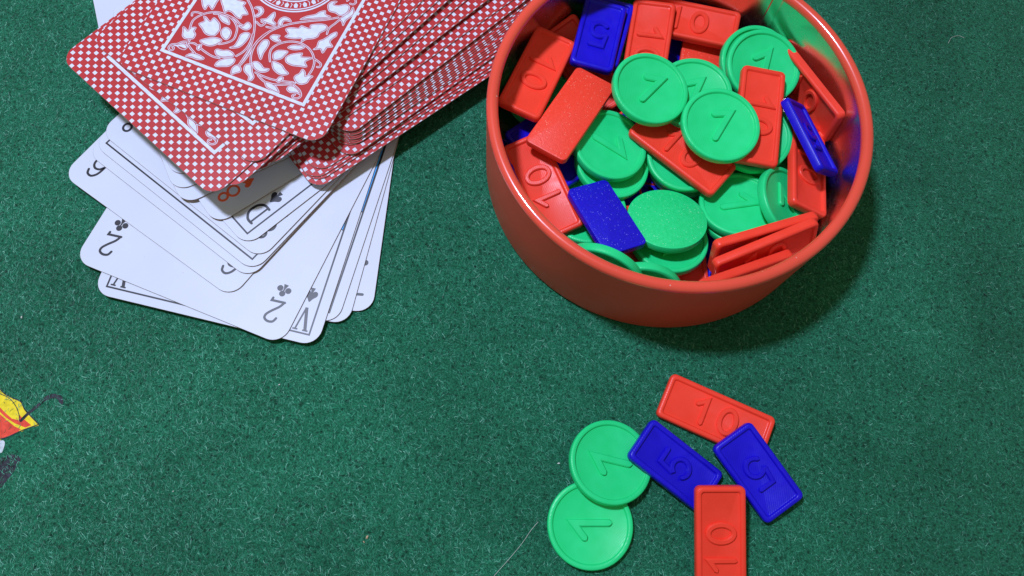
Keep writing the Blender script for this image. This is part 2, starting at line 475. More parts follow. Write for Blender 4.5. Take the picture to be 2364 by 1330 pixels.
CHIPS = [
    ('LD2', 'D', (24.44, 6.2, 1.15), (0.2, 0.1, 96.4)),
    ('LD1', 'D', (27.92, 20.76, 2.83), (7.2, 7.1, 85.0)),
    ('LRA', 'R', (52.95, 34.67, 1.53), (3.6, 0.0, -17.9)),
    ('LBL', 'B', (43.24, 21.84, 3.01), (4.6, -6.7, 149.2)),
    ('LBR', 'B', (62.89, 22.51, 3.0), (5.9, 6.1, -48.7)),
    ('LRV', 'R', (53.87, 4.81, 4.91), (-0.1, -16.2, 96.8)),
    ('D1', 'D', (28.95, 112.82, 19.29), (-4.0, 8.4, -36.0)),
    ('D2', 'D', (47.09, 104.58, 19.51), (1.5, 4.5, -25.1)),
    ('D3', 'D', (40.86, 115.21, 15.95), (4.6, -0.8, -18.8)),
    ('D4', 'D', (58.97, 125.91, 16.04), (12.0, 6.6, -7.2)),
    ('D5', 'D', (57.75, 128.32, 14.05), (-3.9, -17.5, 126.0)),
    ('D6', 'D', (57.4, 106.39, 13.47), (-5.5, 4.8, -154.3)),
    ('D7', 'D', (20.52, 99.34, 12.47), (-10.7, -6.2, -110.8)),
    ('D8', 'D', (21.96, 96.01, 9.2), (9.0, -7.0, 125.7)),
    ('D9', 'D', (40.77, 100.03, 10.14), (0.6, 4.3, -139.0)),
    ('D10', 'D', (41.6, 100.69, 6.74), (-6.5, -8.6, 120.5)),
    ('D14', 'D', (54.97, 87.92, 10.23), (4.1, -13.5, -76.9)),
    ('D15', 'D', (56.2, 86.65, 7.96), (9.6, 8.3, -179.1)),
    ('DF1', 'D', (36.48, 80.55, 11.58), (179.4, -19.3, -82.7)),
    ('D16', 'D', (37.8, 76.77, 8.91), (9.5, -1.2, 176.3)),
    ('D17', 'D', (16.96, 83.04, 6.82), (4.6, 5.7, 143.2)),
    ('D19', 'D', (2.22, 114.08, 7.05), (-12.4, -4.3, -82.3)),
    ('D12', 'D', (23.82, 134.94, 8.03), (3.9, 1.2, -82.1)),
    ('D13', 'D', (66.59, 88.76, 12.2), (21.1, 24.5, 53.1)),
    ('D20', 'D', (21.24, 64.05, 13.73), (24.1, 78.3, -82.9)),
    ('D21', 'D', (31.51, 61.39, 9.78), (7.2, 66.8, -82.9)),
    ('R1', 'R', (57.67, 110.13, 17.01), (-2.6, 3.6, -93.3)),
    ('R2', 'R', (39.21, 100.15, 12.97), (-0.4, 0.5, -34.8)),
    ('RF1', 'R', (9.73, 104.58, 16.38), (-179.8, -4.4, -114.7)),
    ('R3', 'R', (0.04, 115.22, 17.12), (-5.5, -5.3, -106.5)),
    ('R4', 'R', (12.57, 124.83, 8.01), (24.6, 20.1, -46.2)),
    ('B1', 'B', (14.93, 129.32, 16.53), (-3.8, -0.2, -97.2)),
    ('B2', 'B', (16.87, 132.04, 14.43), (1.7, -0.9, -99.7)),
    ('R5', 'R', (28.59, 129.41, 14.15), (5.2, 5.1, -94.0)),
    ('R6', 'R', (39.15, 139.42, 13.65), (2.4, -2.9, -8.6)),
    ('RF2', 'R', (43.67, 123.61, 7.72), (-178.7, 6.1, -94.6)),
    ('B3', 'B', (36.9, 130.69, 4.98), (-11.6, 3.3, -98.3)),
    ('R7', 'R', (71.48, 121.91, 13.1), (89.1, -8.1, -60.1)),
    ('B4', 'B', (70.73, 105.86, 16.92), (-43.1, -0.4, -65.2)),
    ('R8', 'R', (71.9, 100.23, 12.28), (-24.6, -5.0, -92.3)),
    ('R9', 'R', (4.73, 86.3, 11.11), (-8.4, -6.3, 120.3)),
    ('B5', 'B', (4.5, 96.21, 9.5), (0.7, -6.5, 133.4)),
    ('B7', 'B', (3.92, 106.27, 2.9), (4.9, -2.2, 48.4)),
    ('B6', 'B', (-2.8, 89.13, 9.46), (-69.0, 9.2, -58.5)),
    ('BF1', 'B', (20.88, 77.85, 14.66), (168.7, -11.5, -59.2)),
    ('R11', 'R', (36.0, 69.23, 5.99), (3.8, 11.1, 10.3)),
    ('B9', 'B', (55.11, 74.1, 2.59), (2.0, -4.7, -87.9)),
    ('R12', 'R', (60.26, 77.12, 12.82), (71.8, -0.8, 23.6)),
    ('R13', 'R', (60.57, 73.99, 13.16), (71.5, -7.9, 28.1)),
    ('R14', 'R', (55.26, 66.86, 11.51), (75.5, 8.6, 28.5)),
    ('fill0', 'R', (33.67, 105.2, 2.07), (0.0, -0.0, 112.2)),
    ('fill1', 'D', (58.31, 96.38, 2.08), (180.0, -0.0, 147.7)),
    ('fill2', 'R', (25.4, 93.06, 2.09), (0.0, -0.0, 105.1)),
    ('fill3', 'B', (61.07, 118.95, 2.02), (0.0, -0.0, -45.6)),
    ('fill4', 'D', (54.74, 95.83, 2.1), (180.0, -0.0, -113.8)),
    ('fill5', 'D', (24.9, 132.15, 2.04), (180.0, -0.0, -97.9)),
    ('fill6', 'B', (32.06, 82.3, 2.08), (180.0, -0.0, -155.1)),
    ('fill7', 'R', (30.18, 81.92, 2.08), (0.0, -0.0, 85.7)),
    ('fill8', 'B', (11.62, 84.33, 2.08), (0.0, -0.0, 114.9)),
    ('fill9', 'B', (16.19, 91.31, 2.08), (0.0, -0.0, 68.6)),
    ('fill10', 'B', (58.73, 118.73, 2.03), (0.0, -0.0, 94.0)),
    ('fill11', 'B', (31.13, 82.81, 2.08), (180.0, -0.0, 102.3)),
    ('fill12', 'B', (31.74, 92.73, 2.07), (0.0, -0.0, -173.4)),
    ('fill13', 'R', (28.77, 104.34, 2.09), (180.0, -0.0, 40.3)),
    ('fill14', 'B', (26.89, 109.91, 2.07), (0.0, -0.0, -134.2)),
    ('fill15', 'B', (25.8, 98.5, 2.08), (180.0, -0.0, -3.1)),
    ('fill16', 'R', (68.24, 100.09, 4.46), (0.0, -0.0, -72.9)),
    ('fill17', 'B', (66.75, 107.07, 4.46), (0.0, -0.0, -4.5)),
    ('fill18', 'R', (17.36, 78.15, 4.43), (180.0, -0.0, -166.6)),
    ('fill19', 'B', (64.33, 90.96, 4.46), (180.0, -0.0, -105.3)),
    ('fill20', 'R', (62.6, 111.5, 4.45), (0.0, -0.0, 9.3)),
    ('fill21', 'D', (64.28, 109.25, 6.87), (0.0, -0.0, -92.4)),
    ('fill22', 'D', (62.78, 107.73, 6.86), (180.0, -0.0, 106.8)),
]
TIN = (34.669, 101.515)

felt_b = Bld()
felt_b.poly([(-400, -300), (400, -300), (400, 500), (-400, 500)], 0.0)
felt = tag(link("felt_cloth", felt_b.mesh("felt_cloth", M['felt'])), kind='structure')

def felt_print(name, mat, polys=(), strokes=(), z=0.06):
    b = Bld()
    for i, p in enumerate(polys): b.poly(p, z + i * 0.004)
    for i, (p, w) in enumerate(strokes): b.ribbon(catmull(p), w, z + 0.01 + i * 0.004)
    return link(name, b.mesh(name, M[mat]), felt)

felt_print("printed_yellow_cloth", 'yellow_felt', [catmull([(-123.6,23.6),(-119.4,21.4),(-117.8,20.3),(-115.7,19.6),(-113.5,18.9),(-112.3,17.4),(-110.9,16.3),(-108.0,14.4),(-108.0,13.9),(-110.2,13.1),(-111.1,12.2),(-111.9,12.2),(-114.4,10.6),(-118.7,8.9)], True, 3)])
felt_print("printed_red_stripe", 'red_felt', [[(-122.1,19.0),(-118.0,17.2),(-116.4,16.1),(-114.4,14.9),(-112.7,14.7),(-113.0,16.0),(-112.1,15.4),(-109.4,13.9),(-110.6,13.2),(-113.4,13.9),(-115.9,15.0),(-117.6,16.1),(-121.7,17.8)]], z=0.08)
felt_print("printed_red_skirt", 'red_felt', [[(-121.5,17.2),(-117.5,15.6),(-115.4,14.4),(-113.2,13.2),(-111.5,12.7),(-112.6,11.4),(-114.3,10.5),(-115.6,10.0),(-118.8,9.2)]], z=0.085)
felt_print("printed_white_patch", 'white_felt', [catmull([(-118.8,9.1),(-115.5,9.6),(-114.8,9.7),(-114.2,9.2),(-114.1,7.8),(-114.5,6.7),(-117.7,5.8)], True, 3)])
felt_print("printed_black_hook", 'black_felt', strokes=[([(-112.1,14.7),(-111.0,16.5),(-109.9,17.8),(-108.8,19.4),(-107.4,20.9),(-106.1,21.3),(-104.8,21.0),(-103.9,19.9)], 0.36), ([(-107.9,20.4),(-107.2,21.0),(-106.1,21.3),(-104.9,21.1),(-104.2,20.3)], 0.52)], z=0.09)
felt_print("printed_black_outline", 'black_felt', strokes=[([(-119.0,20.3),(-116.6,19.6),(-114.5,18.0),(-113.0,16.0),(-112.6,14.9)], 0.09), ([(-119.4,21.5),(-117.8,20.4),(-115.7,19.7),(-113.5,19.0),(-112.2,17.5),(-110.8,16.4),(-107.9,14.4)], 0.13), ([(-107.9,14.2),(-110.2,13.0),(-111.9,12.0),(-114.4,10.4),(-118.7,8.8)], 0.12)], z=0.09)
felt_print("printed_black_shape", 'black_felt', [catmull([(-117.3,4.8),(-114.2,5.6),(-113.1,6.4),(-111.1,6.8),(-109.4,6.1),(-109.7,4.5),(-110.5,2.0),(-111.3,0.3),(-112.0,-1.1),(-114.5,-3.8)], True, 3)])

def fibres(n, lo, hi, wid, lift, z0):
    x = rng.uniform(-165, 160, n); y = rng.uniform(-35, 190, n)
    m = n // 2                                               # thinner cover beyond
    x = np.concatenate([x, rng.normal(0, 130, m)]); y = np.concatenate([y, rng.normal(78, 110, m)])
    keep = (x - TIN[0])**2 + (y - TIN[1])**2 > 45.2**2
    keep &= ~((x < -107.5) & (y > 7.5) & (y < 24.0 + (x + 124) * -0.55) & (rng.uniform(0, 1, len(x)) < 0.85))   # flattened under the print
    for nm, side, cx, cy, cz, ang in CARDS[:10]:
        c, s = math.cos(R(ang)), math.sin(R(ang)); dx = x - cx; dy = y - cy
        keep &= ~((np.abs(dx*c + dy*s) < 29.2) & (np.abs(-dx*s + dy*c) < 44.2))
    x = x[keep]; y = y[keep]; n = len(x)
    a = rng.normal(-1.15, 0.85, n); L = rng.uniform(lo, hi, n); bend = rng.normal(0, 0.9, n)
    h = rng.uniform(0.0, 1.0, n)**1.6 * lift; w = rng.uniform(0.6, 1.3, n) * wid
    P = []
    px, py = x.copy(), y.copy(); K = 3
    for k in range(K):
        t = k / (K - 1); aa = a + bend * t
        z = z0 + h * np.sin(math.pi * min(t * 0.9 + 0.05, 1.0))
        ox, oy = -np.sin(aa) * w * 0.5, np.cos(aa) * w * 0.5
        P.append(np.stack([px + ox, py + oy, z], 1)); P.append(np.stack([px - ox, py - oy, z + w * 0.25], 1))
        px = px + np.cos(aa) * L / (K - 1); py = py + np.sin(aa) * L / (K - 1)
    V = np.stack(P, 1).reshape(-1, 3) * MM
    base = (np.arange(n) * 2 * K)[:, None]
    F = np.concatenate([base + np.array([[2*k, 2*k+1, 2*k+3, 2*k+2]]) for k in range(K - 1)], 1).reshape(-1)
    me = bpy.data.meshes.new("felt_fibres")
    me.vertices.add(len(V)); me.vertices.foreach_set('co', V.astype(np.float32).ravel())
    nf = len(F) // 4
    me.loops.add(len(F)); me.loops.foreach_set('vertex_index', F.astype(np.int32))
    me.polygons.add(nf); me.polygons.foreach_set('loop_start', np.arange(nf, dtype=np.int32) * 4)
    me.polygons.foreach_set('loop_total', np.full(nf, 4, dtype=np.int32))
    me.materials.append(M['fibre']); me.update(calc_edges=True)
    sh = me.attributes.new("shade", 'FLOAT', 'POINT')      # random tone per fibre, the palest doubling as painted glints
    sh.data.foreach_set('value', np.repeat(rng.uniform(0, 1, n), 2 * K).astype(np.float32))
    return me
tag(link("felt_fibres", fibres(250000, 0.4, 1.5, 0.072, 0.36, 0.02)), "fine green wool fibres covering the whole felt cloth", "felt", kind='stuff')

# ------------------------------------------------------------------ the round tin
def lathe(name, prof, mat, n=160, parent=None, smooth=35, closed=False):
    v = []; f = []; k = len(prof)
    for i in range(n):
        a = 2 * math.pi * i / n
        v += [(r * math.cos(a), r * math.sin(a), z) for r, z in prof]
    for i in range(n):
        j = (i + 1) % n
        for q in range(k if closed else k - 1):
            q2 = (q + 1) % k
            f.append((i*k + q, j*k + q, j*k + q2, i*k + q2))
    return link(name, mk_mesh(name, v, f, [mat], None, smooth), parent)

tin = bpy.data.objects.new("round_tin", None)
col.objects.link(tin)
tin.location = (TIN[0] * MM, TIN[1] * MM, 0.0)
tin.empty_display_size = 0.02
tag(tin, "open round red metal tin filled with plastic chips", "tin")
lathe("outer_wall", [(0.01, 0.25), (43.6, 0.25), (44.6, 0.05), (45.3, 0.25), (45.72, 0.8), (45.85, 1.6), (45.88, 16), (45.93, 29.3), (45.5, 29.6)], M['tin_out'], parent=tin)
lathe("inner_wall", [(45.25, 29.2), (45.22, 20), (45.2, 2.0), (44.9, 1.1), (44.2, 0.75), (0.01, 0.75)], M['tin_in'], parent=tin)
lathe("rolled_rim", [(44.58 + 1.42 * math.cos(2*math.pi*i/20), 29.38 + 1.42 * math.sin(2*math.pi*i/20)) for i in range(20)], M['tin_rim'], parent=tin, smooth=60, closed=True)
sb = Bld()
nS = 8
for i in range(nS + 1):                       # lapped seam up the inside of the wall
    a = R(55.0 + 3.7 * i / nS)
    rr_ = 45.22 - (0.32 if 0 < i < nS else 0.0)
    for z in (1.5, 28.4):
        sb.v.append((rr_ * math.cos(a), rr_ * math.sin(a), z))
for i in range(nS):
    sb.f.append((2*i, 2*i + 1, 2*i + 3, 2*i + 2))
link("seam", sb.mesh("seam", M['tin_in'], 30), tin)

# ------------------------------------------------------------------ the chips
def chip_mesh(kind):
    if kind == 'D':
        def L(ins): return [((10 - ins) * math.cos(2*math.pi*i/72), (10 - ins) * math.sin(2*math.pi*i/72)) for i in range(72)]
        t = 1.1
        prof = [(0.30, -t), (0.08, -t + 0.10), (0.0, -t + 0.3), (0.0, t - 0.42), (0.12, t - 0.14), (0.32, t), (1.02, t), (1.16, t - 0.08), (1.36, t - 0.58), (1.5, t - 0.64)]
    else:
        l = 27.2 if kind == 'R' else 21.3; w = 11.5
        def L(ins): return rr_loop(l - 2*ins, w - 2*ins, 1.35 - ins * 0.55)
        t = 1.15
        prof = [(0.30, -t), (0.08, -t + 0.10), (0.0, -t + 0.3), (0.0, t - 0.60), (0.12, t - 0.25), (0.42, t), (1.02, t), (1.18, t - 0.10), (1.42, t - 0.62), (1.55, t - 0.68)]
    v, f = stack_loops([(L(i), z) for i, z in prof])
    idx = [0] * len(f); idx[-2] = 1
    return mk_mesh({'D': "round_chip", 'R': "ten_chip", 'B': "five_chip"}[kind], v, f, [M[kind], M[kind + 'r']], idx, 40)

def arc(cx, cy, rx, ry, a0, a1, n=16):
    return [(cx + rx * math.cos(R(a0 + (a1 - a0) * i / n)), cy + ry * math.sin(R(a0 + (a1 - a0) * i / n))) for i in range(n + 1)]
def digits(kind):
    z0 = 0.40; z1 = 1.10
    out = []
    def add(path, w, closed=False):
        b = Bld(); b.stroke3d(path, w, z0, z1, 0.26, closed)
        out.append(b.mesh("numeral", M[kind], 40))
    if kind == 'D':
        add([(-2.75, 1.55), (0.45, 4.0), (0.45, -4.2)], 0.86)
    elif kind == 'R':
        add([(-5.1, 1.25), (-3.1, 2.75), (-3.1, -2.95)], 0.62)
        add(arc(3.0, 0.0, 1.95, 2.95, 0, 360, 32)[:-1], 0.62, True)
    else:
        five = [(1.9, 3.55), (-1.55, 3.55), (-1.95, 0.2)] + arc(0.05, -1.35, 2.15, 2.15, 142, -140, 18)
        add([(u, -r) for r, u in five], 0.60)
    return out
CM = {k: chip_mesh(k) for k in 'DRB'}
DM = {k: digits(k) for k in 'DRB'}
CHIP_LABEL = {
    'LD2': "loose green round chip lying flat on the felt, lower of the two green ones",
    'LD1': "loose green round chip leaning on another, one corner under a blue chip",
    'LRA': "loose red 10 chip lying flat on felt, nearest below the tin",
    'LBL': "loose blue 5 chip resting on the edge of a green round chip",
    'LBR': "loose blue 5 chip at the right, overlapping the red chip below the tin",
    'LRV': "loose red 10 chip cut off by the bottom edge of the photo",
    'D1': "green round 1 chip at the top of the heap overlapping the tilted red 10",
    'D2': "topmost green round 1 chip of the heap, lying over two red chips",
    'D3': "green round 1 chip half hidden between the two topmost green chips",
    'D4': "green round 1 chip near the seam, partly under an upright red 10 chip",
    'D5': "green round chip directly beneath the green 1 chip near the tin's seam",
    'D6': "green round chip under the upright red 10, beside the leaning blue chip",
    'D7': "green round 1 chip right of the grainy red chip, middle left of the tin",
    'D8': "green round chip showing as a crescent under the middle left green 1 chip",
    'D9': "green round chip tucked below the diagonal red 10 in the middle of the tin",
    'D10': "green round chip edge stacked under the one below the diagonal red 10",
    'D14': "green round 1 chip with diagonal print lines, right of the grainy green disc",
    'D15': "green round chip under the green chip with diagonal print lines",
    'DF1': "green round chip lying face down showing its smooth grainy back",
    'D16': "green round chip directly beneath the face-down green disc",
    'D17': "green round chip beneath the face-down blue chip",
    'D19': "green round chip sliver beneath the red 10 at the tin's left wall",
    'D12': "green round chip at the top of the tin behind the blue 5",
    'D13': "green round chip standing tilted beside the red chip at the right wall",
    'D20': "green round chip standing on edge against the front left wall of the tin",
    'D21': "green round chip leaning on the front wall, only its top arc visible",
    'R1': "upright red 10 chip lying over the green chip near the seam",
    'R2': "diagonal red 10 chip in the middle of the tin under the topmost green chip",
    'RF1': "red rectangular chip lying face down with grainy back, left half of the tin",
    'R3': "red 10 chip half in shadow by the tin's left wall",
    'R4': "red chip in shadow behind the blue 5, its corner showing at upper left",
    'B1': "blue 5 chip at the top of the tin, upside down, fully visible",
    'B2': "blue chip directly beneath the upside-down blue 5 at the top of the tin",
    'R5': "red 10 chip right of the upside-down blue 5, lower end under a green chip",
    'R6': "red 10 chip at the top of the tin lying crosswise left of the seam",
    'RF2': "grainy face-down red chip below the crosswise red 10",
    'B3': "dark blue chip deep in the gap between two red chips at the top",
    'R7': "red chip standing on its long edge along the right wall of the tin",
    'B4': "blue chip tilted steeply beside the right wall of the tin",
    'R8': "red 10 chip tilted below the leaning blue chip near the right wall",
    'R9': "shiny red 10 chip with visible print lines by the lower left wall",
    'B5': "blue chip corner showing between the grainy red chip and the shiny red 10",
    'B7': "blue chip deep by the left wall below the half-shaded red 10",
    'B6': "blue chip on edge squeezed between the left wall and the shiny red 10",
    'BF1': "blue rectangular chip lying face down with sparkling grainy back",
    'R11': "red chip low in the tin at the front under the green discs",
    'B9': "blue chip showing as a narrow strip left of the leaning red chips at the front",
    'R12': "rearmost of the three red chips leaning at the front right wall",
    'R13': "middle of the three red chips leaning at the front right wall",
    'R14': "frontmost of the three red chips leaning at the front right wall",
}
UPC = "face-up cards in the heap"
DNC = "face-down cards of the fanned deck"
CARD_LABEL = {
    'F0': ("white face-up card showing only its left edge above the face-down deck", UPC),
    'A': ("outermost white face-up card at the right, bottom of the fan", UPC),
    'B': ("white face-up card second from the right edge of the fan", UPC),
    'C': ("framed picture card with a long blue strip, third from the right of the fan", UPC),
    'V': ("jack of spades with letter V, lowest card of the heap towards the viewer", UPC),
    'two': ("two of clubs lying face up over the jack of spades", UPC),
    'five': ("face-up black six sticking out to the left above the two of clubs", UPC),
    'G1': ("plain white face-up card edge directly above the black six", UPC),
    'G2': ("framed picture card with black corner line just above the black six", UPC),
    'S8': ("black eight lying face up under the queen of spades", UPC),
    'DQ': ("queen of spades with letter D lying face up", UPC),
    'H8': ("eight of hearts lying face up under the face-down deck", UPC),
    'W1': ("blank white card corner left of the eight of hearts", UPC),
    'W2': ("white card corner with a red mark peeking under the face-down deck", UPC),
    'W3': ("white card corner with a black mark peeking under the face-down deck", UPC),
    'L1': ("lowest face-down card, its right edge against the felt", DNC),
    'L2': ("second lowest face-down card, corner just inside the lowest one", DNC),
    'L2b': ("third lowest face-down card near the shaded corner below the deck", DNC),
    'L3': ("face-down card with shaded corner, fourth from the bottom of the deck", DNC),
    'L4': ("face-down card, fifth from the bottom, its round corner below the squared stack", DNC),
    'L5': ("face-down card directly beneath the tightly squared stack of cards", DNC),
    'K': ("face-down card within the tightly squared stack in the middle of the deck", "face-down cards of the squared stack"),
    'e7': ("face-down card on top of the tightly squared stack", DNC),
    'e6': ("face-down card second above the tightly squared stack, corner hidden", DNC),
    'T6': ("sixth face-down card from the top of the deck", DNC),
    'T5': ("fifth face-down card from the top of the deck", DNC),
    'T4': ("fourth face-down card from the top, its corner beside the red eight", DNC),
    'T3': ("third face-down card from the top, its corner reaching farthest left", DNC),
    'T2': ("second face-down card from the top, turned clockwise under the topmost", DNC),
    'T1': ("topmost face-down card with white floral panel on red checked back", DNC),
}

for nm, kind, loc, rot in CHIPS:
    o = link("round_game_chip" if kind == 'D' else "rectangular_game_chip", CM[kind])
    o.location = [c * MM for c in loc]
    o.rotation_euler = [R(a) for a in rot]
    o["tint"] = random.uniform(0.93, 1.04)
    for me in DM[kind]:
        link("numeral", me, o)["tint"] = o["tint"]
    if nm.startswith('fill'):
        cn = {'D': "green round", 'R': "red rectangular", 'B': "blue rectangular"}[kind]
        tag(o, cn + " chip buried under the top layer of chips in the tin", "game chip", cn + " chips buried in the tin")
    else:
        tag(o, CHIP_LABEL[nm], "game chip", "loose chips on the felt" if nm[0] == 'L' else "chips in the round tin")

# ------------------------------------------------------------------ the cards
CW, CH, CT = 58.0, 88.0, 0.28
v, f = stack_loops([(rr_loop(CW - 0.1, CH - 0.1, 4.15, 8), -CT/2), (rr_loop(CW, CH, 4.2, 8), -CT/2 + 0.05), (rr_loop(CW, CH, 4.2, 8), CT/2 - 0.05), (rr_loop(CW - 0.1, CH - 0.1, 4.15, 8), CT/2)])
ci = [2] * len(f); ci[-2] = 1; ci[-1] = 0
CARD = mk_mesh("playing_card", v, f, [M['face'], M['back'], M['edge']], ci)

def T(pts, x, y, k=1.0, rot=False):
    return [((-1 if rot else 1) * (x + px * k), (-1 if rot else 1) * (y + py * k)) for px, py in pts]
ZP = CT/2 + 0.012
def glyph(b, g, x, y, rot, zi=0.0):
    z = ZP + zi
    def S(path, w, sm=False, closed=False):
        p = catmull(path, closed) if sm else path
        b.ribbon(T(p, x, y, 1.0, rot), w, z, closed)
    if g == '2':
        b.ribbon(T(catmull([(-1.55, 1.45), (-1.1, 2.5), (0.1, 2.85), (1.15, 2.4), (1.25, 1.4), (0.4, 0.1), (-0.95, -1.5), (-1.6, -2.85)]), x, y, 1, rot), 0.31, z)
        b.ribbon(T([(-1.75, -2.95), (1.6, -2.4), (1.55, -3.1)], x, y, 1, rot), 0.31, z + 0.002)
    elif g == '6':
        S([(1.45, 1.75), (0.9, 2.75), (-0.3, 2.9), (-1.25, 1.8), (-1.6, 0.0), (-1.45, -1.8), (-0.5, -2.85), (0.7, -2.75), (1.5, -1.7), (1.35, -0.2), (0.4, 0.6), (-0.8, 0.3), (-1.4, -0.6)], 0.31, True)
    elif g == '8':
        b.ribbon(T(arc(0, 1.5, 1.05, 1.15, 0, 360, 24)[:-1], x, y, 1, rot), 0.31, z, True)
        b.ribbon(T(arc(0, -1.45, 1.4, 1.5, 0, 360, 24)[:-1], x, y, 1, rot), 0.31, z + 0.002, True)
    elif g == 'D':
        b.ribbon(T([(-1.1, 2.7), (-1.1, -2.7)], x, y, 1, rot), 0.26, z)
        b.ribbon(T(catmull([(-1.6, 2.8), (0.0, 2.75), (1.3, 1.6), (1.6, 0.0), (1.2, -1.7), (0.0, -2.75), (-1.6, -2.8)]), x, y, 1, rot), 0.34, z + 0.002)
    elif g == 'V':
        b.ribbon(T([(-1.3, 2.9), (0.05, -2.9)], x, y, 1, rot), 0.40, z, cap=0)
        b.ribbon(T([(1.25, 2.9), (0.1, -2.9)], x, y, 1, rot), 0.22, z + 0.002, cap=0)
        b.ribbon(T([(-2.0, 2.95), (-0.6, 2.95)], x, y, 1, rot), 0.2, z + 0.004, cap=0)
        b.ribbon(T([(0.6, 2.95), (1.9, 2.95)], x, y, 1, rot), 0.2, z + 0.004, cap=0)
    elif g == '7':
        S([(-1.5, 2.55), (1.5, 2.55), (-0.4, -2.8)], 0.36)
    elif g == 'club':
        for i, (cx, cy) in enumerate(((-1.1, -0.15), (1.1, -0.15), (0, 1.0))):
            b.poly(T(arc(cx, cy, 0.78, 0.78, 0, 360, 20)[:-1], x, y, 1, rot), z + i * 0.001)
        b.poly(T([(-0.18, 0.5), (-0.2, -0.3), (-0.62, -1.5), (0.62, -1.5), (0.2, -0.3), (0.18, 0.5)], x, y, 1, rot), z + 0.004)
    elif g == 'spade':
        b.poly(T(catmull([(0, 1.9), (0.7, 0.95), (1.55, 0.1), (1.5, -0.8), (0.8, -1.1), (0.12, -0.6), (-0.12, -0.6), (-0.8, -1.1), (-1.5, -0.8), (-1.55, 0.1), (-0.7, 0.95)], True, 3), x, y, 1, rot), z)
        b.poly(T([(-0.16, -0.4), (-0.62, -1.9), (0.62, -1.9), (0.16, -0.4)], x, y, 1, rot), z + 0.002)
    elif g == 'heart':
        b.poly(T(catmull([(0, -1.65), (-0.7, -0.6), (-1.35, 0.35), (-1.2, 1.25), (-0.55, 1.45), (0.0, 0.9), (0.55, 1.45), (1.2, 1.25), (1.35, 0.35), (0.7, -0.6)], True, 3), x, y, 1, rot), z)

def face_print(o, rank, suit, framed=False, costume=None, mat='black_ink', IX=23.1):
    IY, PY = (37.0 if not framed else 36.3), 31.1
    if framed: PY = 30.2
    if framed and rank == 'V': IY, PY = 37.9, 31.6
    for rot in (False, True):
        for sx in (-1, 1):
            b = Bld(); glyph(b, rank, sx * IX, IY, rot); link("index_rank", b.mesh("index_rank", M[mat]), o)
            b = Bld(); glyph(b, suit, sx * IX, PY, rot); link("index_suit", b.mesh("index_suit", M[mat]), o)
    if framed:
        b = Bld()
        b.ribbon([(-26.25, -41.6), (26.25, -41.6), (26.25, 41.6), (-26.25, 41.6)], 0.22, ZP, True)
        link("printed_frame", b.mesh("printed_frame", M['black_ink']), o)
    if costume:
        for rot in (False, True):
            b = Bld(); b.poly(T(costume, 0, 0, 1, rot), ZP - 0.004)
            pr = link("printed_costume", b.mesh("printed_costume", M['blue_ink']), o)
            b = Bld(); b.ribbon(T(costume, 0, 0, 1, rot), 0.10, ZP - 0.002, True); link("costume_outline", b.mesh("costume_outline", M['black_ink']), o)

